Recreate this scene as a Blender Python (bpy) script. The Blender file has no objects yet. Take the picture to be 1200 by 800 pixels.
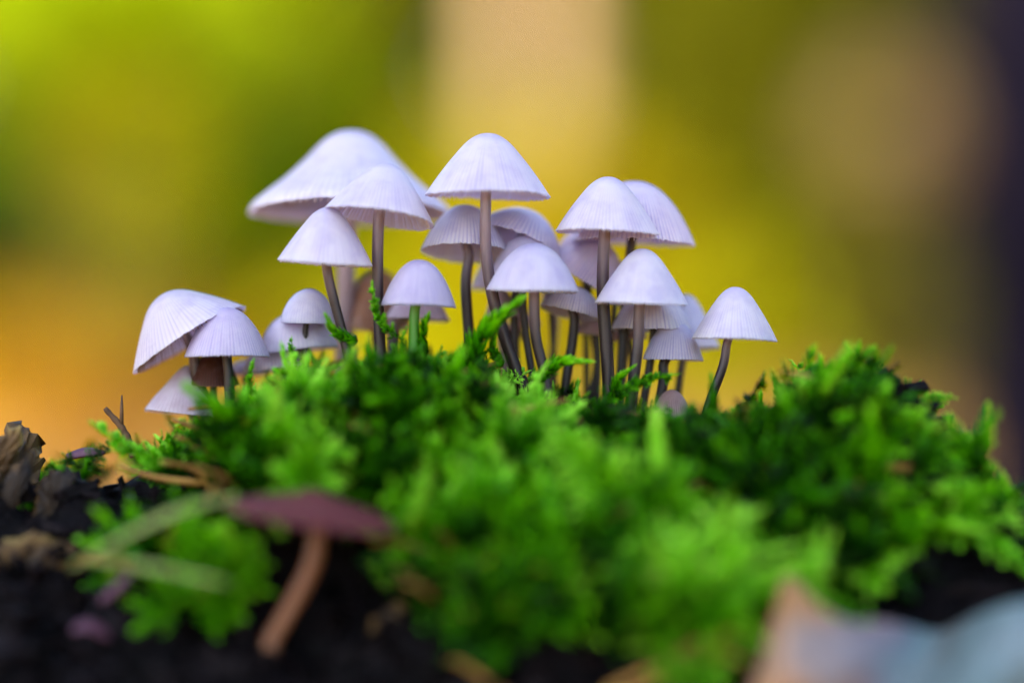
import bpy, math, random
import numpy as np
from mathutils import Vector, Matrix
rng = np.random.default_rng(7)
random.seed(7)
PI = math.pi
S = bpy.context.scene
COL = S.collection

# ------------------------------------------------------------------ camera
D = 1/3                                   # camera to the plane of focus, metres (a macro shot)
cam = bpy.data.cameras.new('camera'); cam.lens = 100; cam.sensor_width = 36
cam.clip_start = 0.01; cam.clip_end = 2000
co = bpy.data.objects.new('camera', cam); COL.objects.link(co); S.camera = co
co.location = (0, -D, 0); co.rotation_euler = (PI/2, 0, 0)
cam.dof.use_dof = True; cam.dof.focus_distance = D; cam.dof.aperture_fstop = 4.2

# ------------------------------------------------------------------ light
SUN = Vector((-0.50, -0.62, 0.86)).normalized()          # towards the sun
el = math.asin(SUN.z); az = math.atan2(SUN.x, SUN.y)
W = bpy.data.worlds.new('World'); S.world = W; W.use_nodes = True
wn = W.node_tree.nodes; bg = wn['Background']
sky = wn.new('ShaderNodeTexSky'); sky.sky_type = 'NISHITA'; sky.sun_disc = False
sky.sun_elevation = el; sky.sun_rotation = az; sky.air_density = 1.0; sky.dust_density = 1.5
W.node_tree.links.new(sky.outputs[0], bg.inputs[0]); bg.inputs[1].default_value = 0.15
L = bpy.data.lights.new('sun', 'SUN'); L.energy = 2.9; L.angle = math.radians(0.5); L.color = (1, .97, .86)
lo = bpy.data.objects.new('sun', L); COL.objects.link(lo)
lo.rotation_euler = SUN.to_track_quat('Z', 'Y').to_euler()
S.view_settings.view_transform = 'Standard'; S.view_settings.look = 'None'
S.view_settings.exposure = 1.68; S.view_settings.gamma = 1
S.cycles.use_denoising = True; S.cycles.max_bounces = 7; S.cycles.diffuse_bounces = 4
S.cycles.transparent_max_bounces = 6; S.cycles.sample_clamp_indirect = 4
S.cycles.caustics_reflective = False; S.cycles.caustics_refractive = False

def P(px, py, dy=0.0):
    """a point of the place from its spot in the 1200x800 photograph and its depth behind the focus plane (m)"""
    k = 1e-4*(D+dy)/D
    return Vector(((px-600)*k, dy, (400-py)*k))

# ------------------------------------------------------------------ helpers
def props(o, label=None, cat=None, group=None, kind=None):
    if label: o['label'] = label
    if cat: o['category'] = cat
    if group: o['group'] = group
    if kind: o['kind'] = kind
    return o
def mesh_np(name, V, F, mat, parent=None, smooth=True, attrs=None):
    """V (n,3); F (m,k) with constant k or a list of such arrays"""
    V = np.asarray(V, dtype=np.float32)
    Fs = F if isinstance(F, list) else [F]
    Fs = [np.asarray(f, dtype=np.int32) for f in Fs if len(f)]
    me = bpy.data.meshes.new(name)
    me.vertices.add(len(V)); me.vertices.foreach_set('co', V.ravel())
    nl = sum(f.size for f in Fs); me.loops.add(nl)
    me.loops.foreach_set('vertex_index', np.concatenate([f.ravel() for f in Fs]))
    npoly = sum(len(f) for f in Fs); me.polygons.add(npoly)
    tot = np.concatenate([np.full(len(f), f.shape[1], np.int32) for f in Fs])
    st = np.concatenate([[0], np.cumsum(tot)[:-1]]).astype(np.int32)
    me.polygons.foreach_set('loop_start', st); me.polygons.foreach_set('loop_total', tot)
    me.update(calc_edges=True)
    me.polygons.foreach_set('use_smooth', np.full(npoly, smooth, bool))
    for k, a in (attrs or {}).items():
        at = me.attributes.new(k, 'FLOAT', 'POINT'); at.data.foreach_set('value', np.asarray(a, np.float32))
    if mat: me.materials.append(mat)
    o = bpy.data.objects.new(name, me); COL.objects.link(o)
    if parent is not None: o.parent = parent
    return o
def empty(name, loc):
    o = bpy.data.objects.new(name, None); COL.objects.link(o); o.location = loc
    o.empty_display_size = 0.01
    return o
def catmull(pts, n):
    p = [np.array(q, float) for q in pts]
    p = [2*p[0]-p[1]] + p + [2*p[-1]-p[-2]]
    out = []
    m = len(p)-3
    for i in range(n):
        u = i/(n-1)*m; k = min(int(u), m-1); t = u-k
        a, b, c, d = p[k:k+4]
        out.append(.5*((2*b)+(-a+c)*t+(2*a-5*b+4*c-d)*t*t+(-a+3*b-3*c+d)*t**3))
    return np.array(out)
def tube_np(path, rad, sides=12, wob=0.0, cap=True):
    path = np.asarray(path, float); n = len(path)
    rad = np.broadcast_to(np.asarray(rad, float), (n,))
    T = np.gradient(path, axis=0); T /= np.linalg.norm(T, axis=1)[:, None]+1e-12
    ref = np.array([0, 1, 0.]) if abs(T[0][1]) < .8 else np.array([1, 0, 0.])
    V = []; th = np.linspace(0, 2*PI, sides, endpoint=False)
    for i in range(n):
        u = np.cross(T[i], ref); u /= np.linalg.norm(u)+1e-12; v = np.cross(T[i], u)
        r = rad[i]*(1+wob*(np.sin(3*th+i*.31)+.6*np.sin(5*th-i*.17)))
        V.append(path[i]+np.outer(r*np.cos(th), u)+np.outer(r*np.sin(th), v))
    V = np.concatenate(V); F = []
    for i in range(n-1):
        for j in range(sides):
            a = i*sides+j; b = i*sides+(j+1) % sides
            F.append((a, b, b+sides, a+sides))
    tt = np.repeat(np.linspace(0, 1, n), sides)
    Fs = [np.array(F)]
    if cap:
        V = np.vstack([V, path[0], path[-1]]); tt = np.append(tt, [0, 1])
        c0 = len(V)-2; c1 = len(V)-1; b0 = (n-1)*sides
        Fs.append(np.array([(c0, (j+1) % sides, j) for j in range(sides)]+[(c1, b0+j, b0+(j+1) % sides) for j in range(sides)]))
    return V, Fs, tt
class Acc:
    def __init__(s): s.V = []; s.F = {}; s.n = 0; s.A = {}
    def add(s, V, F, **attrs):
        V = np.asarray(V)
        for f in (F if isinstance(F, list) else [F]):
            f = np.asarray(f)
            if len(f): s.F.setdefault(f.shape[1], []).append(f+s.n)
        s.V.append(V); s.n += len(V)
        for k, a in attrs.items(): s.A.setdefault(k, []).append(np.broadcast_to(np.asarray(a, float), (len(V),)))
    def build(s, name, mat, parent=None, smooth=True):
        return mesh_np(name, np.concatenate(s.V), [np.concatenate(v) for v in s.F.values()], mat, parent, smooth,
                       {k: np.concatenate(v) for k, v in s.A.items()})
# smooth value noise
_tab = np.random.default_rng(3).random((64, 64))
def vn(x, y):
    x = np.asarray(x, float); y = np.asarray(y, float)
    xi = np.floor(x).astype(int); yi = np.floor(y).astype(int); fx = x-xi; fy = y-yi
    fx = fx*fx*(3-2*fx); fy = fy*fy*(3-2*fy)
    g = lambda a, b: _tab[a % 64, b % 64]
    return (g(xi, yi)*(1-fx)+g(xi+1, yi)*fx)*(1-fy)+(g(xi, yi+1)*(1-fx)+g(xi+1, yi+1)*fx)*fy-.5

# ------------------------------------------------------------------ materials
def nodes(name):
    m = bpy.data.materials.new(name); m.use_nodes = True
    nt = m.node_tree; b = nt.nodes['Principled BSDF']
    return m, nt, b
def ramp(nt, stops, fac):
    r = nt.nodes.new('ShaderNodeValToRGB'); e = r.color_ramp.elements
    while len(e) < len(stops): e.new(.5)
    for k, (p, c) in enumerate(stops): e[k].position = p; e[k].color = (*c, 1)
    nt.links.new(fac, r.inputs[0]); return r.outputs[0]
def noise(nt, scale, detail=4, rough=.6, vec=None, dist=0):
    n = nt.nodes.new('ShaderNodeTexNoise'); n.inputs['Scale'].default_value = scale
    n.inputs['Detail'].default_value = detail; n.inputs['Roughness'].default_value = rough
    n.inputs['Distortion'].default_value = dist
    if vec is None:
        tc = nt.nodes.new('ShaderNodeTexCoord'); vec = tc.outputs['Object']
    nt.links.new(vec, n.inputs['Vector']); return n.outputs['Fac']
def mixc(nt, a, b, fac, mode='MIX'):
    m = nt.nodes.new('ShaderNodeMix'); m.data_type = 'RGBA'; m.blend_type = mode
    for sock, v in ((m.inputs[0], fac), (m.inputs[6], a), (m.inputs[7], b)):
        if isinstance(v, (int, float)): sock.default_value = v
        elif isinstance(v, tuple): sock.default_value = (*v, 1)
        else: nt.links.new(v, sock)
    return m.outputs[2]
def attr(nt, name):
    a = nt.nodes.new('ShaderNodeAttribute'); a.attribute_name = name; return a.outputs['Fac']
def bump(nt, b, h, dist, strength=1):
    n = nt.nodes.new('ShaderNodeBump'); n.inputs['Distance'].default_value = dist; n.inputs['Strength'].default_value = strength
    nt.links.new(h, n.inputs['Height']); nt.links.new(n.outputs[0], b.inputs['Normal'])
def translucent_mix(nt, b, col, fac):
    t = nt.nodes.new('ShaderNodeBsdfTranslucent'); mx = nt.nodes.new('ShaderNodeMixShader'); mx.inputs[0].default_value = fac
    if isinstance(col, tuple): t.inputs[0].default_value = (*col, 1)
    else: nt.links.new(col, t.inputs[0])
    out = nt.nodes['Material Output']
    nt.links.new(b.outputs[0], mx.inputs[1]); nt.links.new(t.outputs[0], mx.inputs[2]); nt.links.new(mx.outputs[0], out.inputs[0])

def cap_material(name, top, flank, edge, groove):
    m, nt, b = nodes(name)
    base = ramp(nt, [(0, top), (.36, flank), (.80, flank), (1, edge)], attr(nt, 'along'))
    n1 = noise(nt, 260, 5, .65); n2 = noise(nt, 900, 3, .6)
    base = mixc(nt, base, groove, mul(nt, attr(nt, 'groove'), .75))
    base = mixc(nt, base, groove, mr(nt, n1, .46, .72, 0, .5))
    base = mixc(nt, base, (.9, .87, .97), mr(nt, n2, .52, .8, 0, .3))
    oi = nt.nodes.new('ShaderNodeObjectInfo')
    base = mixc(nt, base, oi.outputs['Color'], 1.0, 'MULTIPLY')
    # a few soil specks
    v = nt.nodes.new('ShaderNodeTexVoronoi'); v.inputs['Scale'].default_value = 330
    tc = nt.nodes.new('ShaderNodeTexCoord'); nt.links.new(tc.outputs['Object'], v.inputs['Vector'])
    sep = nt.nodes.new('ShaderNodeSeparateColor'); nt.links.new(v.outputs['Color'], sep.inputs[0])
    spot = mul(nt, mr(nt, v.outputs['Distance'], .05, .10, 1, 0), mr(nt, sep.outputs[0], .955, .956, 0, 1))
    base = mixc(nt, base, (.10, .06, .06), mul(nt, spot, .8))
    nt.links.new(base, b.inputs['Base Color'])
    b.inputs['Roughness'].default_value = .5; b.inputs['Specular IOR Level'].default_value = .35
    b.inputs['Subsurface Weight'].default_value = .45; b.inputs['Subsurface Scale'].default_value = .0011
    b.inputs['Subsurface Radius'].default_value = (1, .75, .9)
    bump(nt, b, n2, .00012, .6)
    translucent_mix(nt, b, base, .42)
    return m
def mul(nt, a, c):
    m = nt.nodes.new('ShaderNodeMath'); m.operation = 'MULTIPLY'
    nt.links.new(a, m.inputs[0])
    if isinstance(c, (int, float)): m.inputs[1].default_value = c
    else: nt.links.new(c, m.inputs[1])
    return m.outputs[0]
def mr(nt, v, a, b_, c, d):
    m = nt.nodes.new('ShaderNodeMapRange'); nt.links.new(v, m.inputs[0])
    for k, x in enumerate((a, b_, c, d)): m.inputs[k+1].default_value = x
    return m.outputs[0]
M = {}
M['cap'] = cap_material('lilac_white_cap', (.58, .50, .76), (.87, .82, .95), (.93, .91, .99), (.50, .44, .74))
M['cap_pink'] = cap_material('pinkish_cap', (.56, .40, .48), (.82, .70, .80), (.88, .78, .88), (.46, .30, .40))
M['cap_brown'] = cap_material('brown_cap', (.30, .12, .07), (.42, .20, .10), (.5, .28, .18), (.20, .08, .05))
def simple(name, stops, scale, rough=.6, bumpd=0, trans=0, stretch=None, sss=0, spec=.4):
    m, nt, b = nodes(name)
    tc = nt.nodes.new('ShaderNodeTexCoord'); vec = tc.outputs['Object']
    if stretch:
        mp = nt.nodes.new('ShaderNodeMapping'); mp.inputs['Scale'].default_value = stretch
        nt.links.new(vec, mp.inputs[0]); vec = mp.outputs[0]
    n = noise(nt, scale, 6, .65, vec)
    c = ramp(nt, stops, n); nt.links.new(c, b.inputs['Base Color'])
    b.inputs['Roughness'].default_value = rough; b.inputs['Specular IOR Level'].default_value = spec
    if bumpd: bump(nt, b, n, bumpd)
    if trans: translucent_mix(nt, b, c, trans)
    return m
M['gills'] = simple('gills', [(.3, (.78, .66, .68)), (.7, (.92, .84, .88))], 200, .8, 0, .45)
M['gills_brown'] = simple('brown_gills', [(.3, (.30, .16, .08)), (.7, (.48, .30, .18))], 200, .8, 0, .25)
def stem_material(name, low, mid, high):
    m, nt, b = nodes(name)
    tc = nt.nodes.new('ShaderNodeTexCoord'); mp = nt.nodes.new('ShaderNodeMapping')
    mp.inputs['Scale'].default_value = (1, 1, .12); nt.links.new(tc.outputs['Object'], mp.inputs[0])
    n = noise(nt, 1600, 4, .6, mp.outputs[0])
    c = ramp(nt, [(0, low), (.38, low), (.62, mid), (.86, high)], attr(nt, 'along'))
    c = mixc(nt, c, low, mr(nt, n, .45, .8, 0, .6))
    nt.links.new(c, b.inputs['Base Color']); b.inputs['Roughness'].default_value = .42
    b.inputs['Subsurface Weight'].default_value = .2; b.inputs['Subsurface Scale'].default_value = .0005
    bump(nt, b, n, .00008, .7)
    return m
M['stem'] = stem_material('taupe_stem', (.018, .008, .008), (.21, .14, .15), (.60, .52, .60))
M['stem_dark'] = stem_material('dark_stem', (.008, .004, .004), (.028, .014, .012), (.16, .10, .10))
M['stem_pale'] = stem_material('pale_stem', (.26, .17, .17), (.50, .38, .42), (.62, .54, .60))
M['stem_green_lit'] = stem_material('green_lit_stem', (.05, .24, .008), (.10, .30, .02), (.22, .34, .12))  # green light off the moss is put into this stem's colour
M['stem_orange'] = stem_material('orange_stem', (.20, .085, .04), (.15, .05, .015), (.05, .014, .006))

def moss_material():
    m, nt, b = nodes('moss_leaf')
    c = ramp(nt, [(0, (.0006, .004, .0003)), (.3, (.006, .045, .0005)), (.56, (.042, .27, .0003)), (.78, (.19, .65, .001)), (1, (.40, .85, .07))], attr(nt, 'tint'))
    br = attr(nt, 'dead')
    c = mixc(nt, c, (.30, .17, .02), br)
    nt.links.new(c, b.inputs['Base Color']); b.inputs['Roughness'].default_value = .3
    b.inputs['Specular IOR Level'].default_value = .17
    translucent_mix(nt, b, c, .22)
    return m
M['moss'] = moss_material()
M['soil'] = simple('wet_rotten_wood', [(.40, (.0012, .0010, .0014)), (.56, (.004, .003, .004)), (.68, (.008, .005, .005)), (.8, (.02, .014, .014))], 110, .5, .006, spec=.08)
M['wood'] = simple('splintered_wood', [(.40, (.006, .004, .004)), (.48, (.022, .013, .006)), (.56, (.11, .06, .015)), (.68, (.34, .24, .06))], 120, .7, .001, stretch=(1, 1, .2))
M['bark'] = simple('stump_bark', [(.35, (.008, .006, .006)), (.6, (.03, .02, .018)), (.8, (.06, .045, .04))], 14, .8, .01, stretch=(1, 1, .35))
M['litter'] = simple('leaf_litter_ground', [(.3, (.20, .085, .014)), (.5, (.42, .20, .025)), (.7, (.62, .36, .05))], 2.2, .9, .03)
M['trunk_dark'] = simple('dark_trunk_bark', [(.3, (.004, .003, .007)), (.6, (.008, .006, .014)), (.8, (.02, .016, .028))], 8, .95, .03, stretch=(1, 1, .25), spec=.03)
M['trunk_brown'] = simple('brown_trunk_bark', [(.3, (.05, .03, .02)), (.7, (.14, .09, .06))], 10, .85, .02, stretch=(1, 1, .25))
M['birch'] = simple('birch_bark', [(.25, (.12, .08, .06)), (.4, (.76, .45, .20)), (.8, (.84, .54, .28))], 6, .6, .005, stretch=(.4, .4, 2.5))
M['petal'] = simple('purple_leaf', [(.3, (.07, .02, .035)), (.7, (.20, .085, .14))], 300, .5, 0, .2)
M['blade'] = simple('dry_blade', [(.3, (.20, .30, .03)), (.7, (.46, .52, .16))], 200, .5, 0, .25)
M['twig'] = simple('twig', [(.3, (.05, .03, .015)), (.7, (.17, .09, .04))], 400, .8, .0003)
M['stalk'] = simple('dead_stalk', [(.35, (.16, .07, .015)), (.65, (.42, .24, .05))], 60, .6)
def leafmat(name, a, b_, tr=.45):
    m, nt, b = nodes(name)
    gi = nt.nodes.new('ShaderNodeNewGeometry')
    c = ramp(nt, [(0, a), (1, b_)], gi.outputs['Random Per Island'])
    nt.links.new(c, b.inputs['Base Color']); b.inputs['Roughness'].default_value = .6; b.inputs['Specular IOR Level'].default_value = .08
    translucent_mix(nt, b, c, tr)
    return m
M['crumb'] = leafmat('bark_crumb', (.001, .001, .0015), (.009, .006, .007), 0)
M['l_yellow'] = leafmat('yellow_leaves', (.62, .56, .003), (.52, .56, .004))
M['l_yelgreen'] = leafmat('yellow_green_leaves', (.36, .52, .002), (.54, .62, .003))
M['l_green'] = leafmat('green_leaves', (.12, .27, .001), (.24, .36, .002))
M['l_olive'] = leafmat('olive_leaves', (.11, .13, .002), (.23, .21, .003))
M['l_yelolive'] = leafmat('yellow_olive_leaves', (.20, .22, .002), (.32, .30, .003))
M['l_dark'] = leafmat('dark_leaves', (.008, .03, .003), (.025, .06, .005))
M['l_gold'] = leafmat('golden_leaves', (.50, .39, .003), (.50, .42, .003))
M['l_bright'] = leafmat('bright_gold_leaves', (.54, .46, .004), (.60, .52, .01))
M['l_mustard'] = leafmat('mustard_leaves', (.40, .36, .003), (.46, .38, .004))
M['l_ochre'] = leafmat('ochre_leaves', (.60, .30, .004), (.64, .42, .006))
M['l_tan'] = leafmat('pale_tan_leaves', (.52, .39, .17), (.58, .44, .22))
M['l_brown'] = leafmat('brown_leaves', (.055, .045, .006), (.10, .08, .008))

# ------------------------------------------------------------------ ground and far setting
GZ = -0.55
def grid(nx, ny, x0, x1, y0, y1, f):
    xs = np.linspace(x0, x1, nx); ys = np.linspace(y0, y1, ny)
    X, Y = np.meshgrid(xs, ys); Z = f(X, Y)
    V = np.stack([X.ravel(), Y.ravel(), Z.ravel()], 1)
    i, j = np.meshgrid(np.arange(ny-1), np.arange(nx-1), indexing='ij'); a = (i*nx+j).ravel()
    return V, np.stack([a, a+1, a+nx+1, a+nx], 1)
V, F = grid(160, 160, -40, 40, -25, 60, lambda X, Y: GZ+.12*vn(X*.8, Y*.8)*np.clip((np.hypot(X, Y)-.6)/3, 0, 1))
props(mesh_np('ground', V, F, M['litter']), 'forest floor covered in orange brown leaf litter', kind='structure')
V, F = grid(40, 40, -900, 900, -900, 900, lambda X, Y: GZ-.25+0*X)
props(mesh_np('ground', V, F, M['litter']), 'forest floor stretching to the horizon', kind='structure')

def leaf_faces(C, size, rng, flat=.0):
    """one small folded leaf at every point of C"""
    n = len(C); a = rng.normal(size=(n, 3)); a /= np.linalg.norm(a, axis=1)[:, None]
    b = rng.normal(size=(n, 3)); b -= a*(a*b).sum(1)[:, None]; b /= np.linalg.norm(b, axis=1)[:, None]
    s = size*rng.uniform(.7, 1.3, (n, 1)); nrm = np.cross(a, b)
    p = [C-a*s, C+b*s*.55+nrm*s*.15, C+a*s, C-b*s*.55+nrm*s*.15]
    V = np.stack(p, 1).reshape(-1, 3); k = np.arange(n)*4
    return V, np.stack([k, k+1, k+2, k+3], 1)
def crown_points(c, r, n, rng, clumps=28):
    cc = rng.normal(size=(clumps, 3)); cc /= np.linalg.norm(cc, axis=1)[:, None]; cc *= rng.uniform(.25, .85, (clumps, 1))
    idx = rng.integers(0, clumps, n)
    q = cc[idx]+rng.normal(size=(n, 3))*.2
    return np.array(c)+q*np.array(r)
def tree(name, label, cat, px, py, dist, rw, rh, mat, n, leaf, trunk_r, bark='trunk_brown', group=None, rdeep=None, trunk_px=None):
    """a tree or shrub whose crown stands at a spot of the view, dist metres behind the mushrooms"""
    c = P(px, py, dist); k = 1e-4*(D+dist)/D
    rx, rz = rw*k, rh*k; ry = rdeep or rx
    bx = P(trunk_px, py, dist).x if trunk_px is not None else c.x+rng.normal()*rx*.15
    base = Vector((bx, dist, GZ-.05))
    t = props(empty(name, base), label, cat, group)
    r = np.random.default_rng(int(px*7+py*13+dist*100) & 0xffff)
    off = np.array(c)-np.array(base)
    A = Acc()
    top = off+np.array([0, 0, rz*.6])
    V, F, tt = tube_np(catmull([(0, 0, 0), off*.5+np.array([rx*.1, 0, 0]), top], 14), np.linspace(trunk_r, trunk_r*.25, 14), 12, .05); A.add(V, F)
    A.build('trunk', M[bark], t)
    B = Acc()
    for q in range(9):
        d = r.normal(size=3); d[2] = abs(d[2])*.6; d /= np.linalg.norm(d)
        st = off*r.uniform(.75, 1.0); en = off+d*np.array([rx, ry, rz])*.75
        V, F, tt = tube_np(catmull([st, (st+en)/2+np.array([0, 0, rz*.08]), en], 7), np.linspace(trunk_r*.35, trunk_r*.06, 7), 6); B.add(V, F)
    B.build('branches', M[bark], t)
    V, F = leaf_faces(crown_points(off, (rx, ry, rz), n, r), leaf, r)
    props(mesh_np('crown', V, F, M[mat], t, False), kind='stuff')
    return t

# far woodland closing the view
r = np.random.default_rng(11); N = 60000
ang = r.uniform(-1.15, 1.15, N); rad_ = r.uniform(20, 27, N)
z = GZ + r.uniform(0, 1, N)**1.1*(6.5+3*vn(ang*6, rad_*.1+3))
clr = vn(ang*9, z*.35)
C = np.stack([np.sin(ang)*rad_, np.cos(ang)*rad_, z], 1)
Acc_y = leaf_faces(C[clr > -.02], .22, r); Acc_o = leaf_faces(C[clr <= -.02], .24, r)
props(mesh_np('far_woodland', *Acc_y, M['l_yelgreen'], None, False), 'far wood of yellow green foliage closing the view', 'woodland', kind='stuff')
props(mesh_np('far_woodland', *Acc_o, M['l_olive'], None, False), 'far wood of olive foliage closing the view', 'woodland', kind='stuff')
A = Acc()
for k in range(60):
    a = r.uniform(-1.15, 1.15); d = r.uniform(19, 26)
    x, y = math.sin(a)*d, math.cos(a)*d
    V, F, tt = tube_np([(x, y, GZ-.3), (x+.1, y, 3), (x, y, 7.5)], [.16, .13, .05], 8); A.add(V, F)
props(A.build('far_trunks', M['trunk_brown']), 'trunks inside the far wood', 'woodland', kind='stuff')

# trees and shrubs between (label, px, py, dist, half width px, half height px, material, leaves, leaf size, trunk radius)
G = 'blurred trees and shrubs behind the mushrooms'
for (nm, lb, ct, px, py, dist, rw, rh, mt, n, ls, tr) in [
    ('sapling', 'bright yellow green sapling filling the top left corner', 'tree', 90, 10, 5.0, 230, 130, 'l_yelgreen', 2400, .05, .03),
    ('sapling', 'olive leaved sapling between the yellow one and the pale birch', 'tree', 385, 20, 5.5, 110, 110, 'l_olive', 1100, .05, .03),
    ('shrub', 'green shrub behind the widest mushroom cap', 'shrub', 330, 220, 5.2, 100, 110, 'l_green', 1200, .05, .02),
    ('shrub', 'dark green shrub at the left edge', 'shrub', -40, 265, 4.6, 95, 75, 'l_dark', 900, .045, .02),
    ('shrub', 'small golden leaved shrub added as a bright blur disc left of the widest cap', 'shrub', 158, 195, 4.2, 46, 44, 'l_bright', 420, .04, .015),  # compact bright shrub added to blur into a disc of light
    ('shrub', 'wide green shrub closing the left side behind the golden one', 'shrub', 90, 200, 6.2, 210, 150, 'l_green', 2000, .05, .02),
    ('shrub', 'dull olive shrub low on the left', 'shrub', 120, 345, 6.0, 250, 80, 'l_yelolive', 1500, .05, .02),
    ('shrub', 'ochre shrub low above the left mushrooms', 'shrub', 130, 455, 5.8, 240, 75, 'l_ochre', 1900, .05, .02),
    ('shrub', 'yellow green shrub behind the gap left of the tall centre mushroom', 'shrub', 480, 220, 5.6, 85, 130, 'l_yelgreen', 1300, .05, .02),
    ('shrub', 'bright yellow shrub behind the crowded stems', 'shrub', 610, 400, 5.0, 230, 110, 'l_yellow', 2200, .05, .02),
    ('sapling', 'golden sapling in front of the pale birch trunk', 'tree', 640, 250, 4.4, 130, 110, 'l_gold', 1400, .045, .02),
    ('sapling', 'olive sapling right of the pale birch', 'tree', 850, 30, 5.4, 120, 150, 'l_olive', 1500, .05, .03),
    ('shrub', 'olive green shrub between the right mushrooms and the dark trunk', 'shrub', 950, 270, 5.0, 100, 120, 'l_olive', 1400, .05, .02),
    ('shrub', 'golden shrub behind the rightmost mushroom', 'shrub', 830, 430, 5.2, 75, 90, 'l_gold', 1000, .045, .02),
    ('shrub', 'pale tan shrub added as a bright blur disc beside the dark trunk', 'shrub', 1042, 150, 4.4, 44, 46, 'l_tan', 460, .04, .015),  # small pale shrub added in place of a bright gap, blurs to a disc
    ('sapling', 'tall olive sapling closing the upper right between the pale birch and the dark trunk', 'tree', 960, 90, 7.5, 250, 190, 'l_olive', 3600, .06, .03),
    ('shrub', 'brown olive shrub behind the pale tan one', 'shrub', 1080, 210, 6.6, 130, 170, 'l_brown', 2400, .055, .02),
    ('shrub', 'mixed olive shrub low beside the dark trunk', 'shrub', 1020, 400, 5.0, 90, 90, 'l_olive', 1200, .045, .02),
    ('shrub', 'brown shrub high beside the dark trunk', 'shrub', 1120, 40, 5.2, 70, 120, 'l_brown', 900, .045, .02),
]:
    tree(nm, lb, ct, px, py, dist, rw, rh, M and mt, n, ls, tr, group=G)
# pale birch, added to give a bright blurred column of light
b0 = P(617, 900, 6.0); t = props(empty('added_birch', (b0.x, 6.0, GZ-.05)), 'pale birch trunk added as a bright column above the yellow foliage', 'tree')
V, F, tt = tube_np(catmull([(0, 0, 0), (.02, 0, 1.2), (-.01, 0, 2.6), (.05, .05, 5)], 24), np.linspace(.066, .035, 24), 20, .02)
mesh_np('trunk', V, F, M['birch'], t)
r = np.random.default_rng(5)
B = Acc()
for q in range(12):
    h = r.uniform(2.2, 4.6); a = r.uniform(0, 2*PI); l = r.uniform(.5, 1.1)
    e = np.array([math.cos(a)*l, math.sin(a)*l, h+.5*l]); V, F, tt = tube_np(catmull([(0, 0, h), (e+[0, 0, h])/2+[0, 0, .1], e], 6), np.linspace(.025, .005, 6), 6); B.add(V, F)
B.build('branches', M['birch'], t)
V, F = leaf_faces(crown_points((0, 0, 4.2), (1.2, 1.2, 1.3), 2200, r), .045, r)
props(mesh_np('crown', V, F, M['l_yelgreen'], t, False), kind='stuff')
# dark trunk at the right
b0 = P(1300, 400, 1.6); t = props(empty('old_oak', (b0.x, 1.6, GZ-.05)), 'dark thick tree trunk standing at the right edge', 'tree')
A = Acc()
V, F, tt = tube_np(catmull([(0, 0, -.05), (-.005, 0, .35), (0, 0, 1.0), (.05, 0, 2.2), (.0, 0, 4.5)], 60), np.concatenate([np.linspace(.21, .125, 10), np.linspace(.115, .075, 50)]), 40, .03)
mesh_np('trunk', V, F, M['trunk_dark'], t)
B = Acc(); r = np.random.default_rng(6)
for q in range(10):
    h = r.uniform(2.4, 4.2); a = r.uniform(0, 2*PI); l = r.uniform(.6, 1.2)
    e = np.array([math.cos(a)*l, math.sin(a)*l, h+.4*l]); V, F, tt = tube_np(catmull([(0, 0, h), (e+[0, 0, h])/2+[0, 0, .1], e], 6), np.linspace(.04, .008, 6), 6); B.add(V, F)
B.build('branches', M['trunk_dark'], t)
V, F = leaf_faces(crown_points((0, 0, 4.3), (1.2, 1.2, .9), 1600, r), .06, r)
props(mesh_np('crown', V, F, M['l_olive'], t, False), kind='stuff')
# unseen tree added behind the camera so that its crown keeps the sun off the mushrooms
cc = SUN*5.6; base = Vector((cc.x-.3, cc.y-.3, GZ-.05))
t = props(empty('shade_tree', base), 'broad green unseen tree added to shade the mossy stump', 'tree')
off = np.array(cc-base)
V, F, tt = tube_np(catmull([(0, 0, 0), off*.5, off+np.array([0, 0, .8])], 16), np.linspace(.17, .05, 16), 16, .04)
mesh_np('trunk', V, F, M['trunk_brown'], t)
r = np.random.default_rng(8); B = Acc()
for q in range(14):
    d = r.normal(size=3); d /= np.linalg.norm(d); d[2] = abs(d[2])*.5; en = off+d*1.3
    V, F, tt = tube_np(catmull([off*.8, (off*.8+en)/2, en], 6), np.linspace(.05, .008, 6), 6); B.add(V, F)
B.build('branches', M['trunk_brown'], t)
V, F = leaf_faces(crown_points(off, (1.35, 1.35, 1.1), 9000, r, 60), .075, r)
props(mesh_np('crown', V, F, M['l_green'], t, False), kind='stuff')

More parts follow.
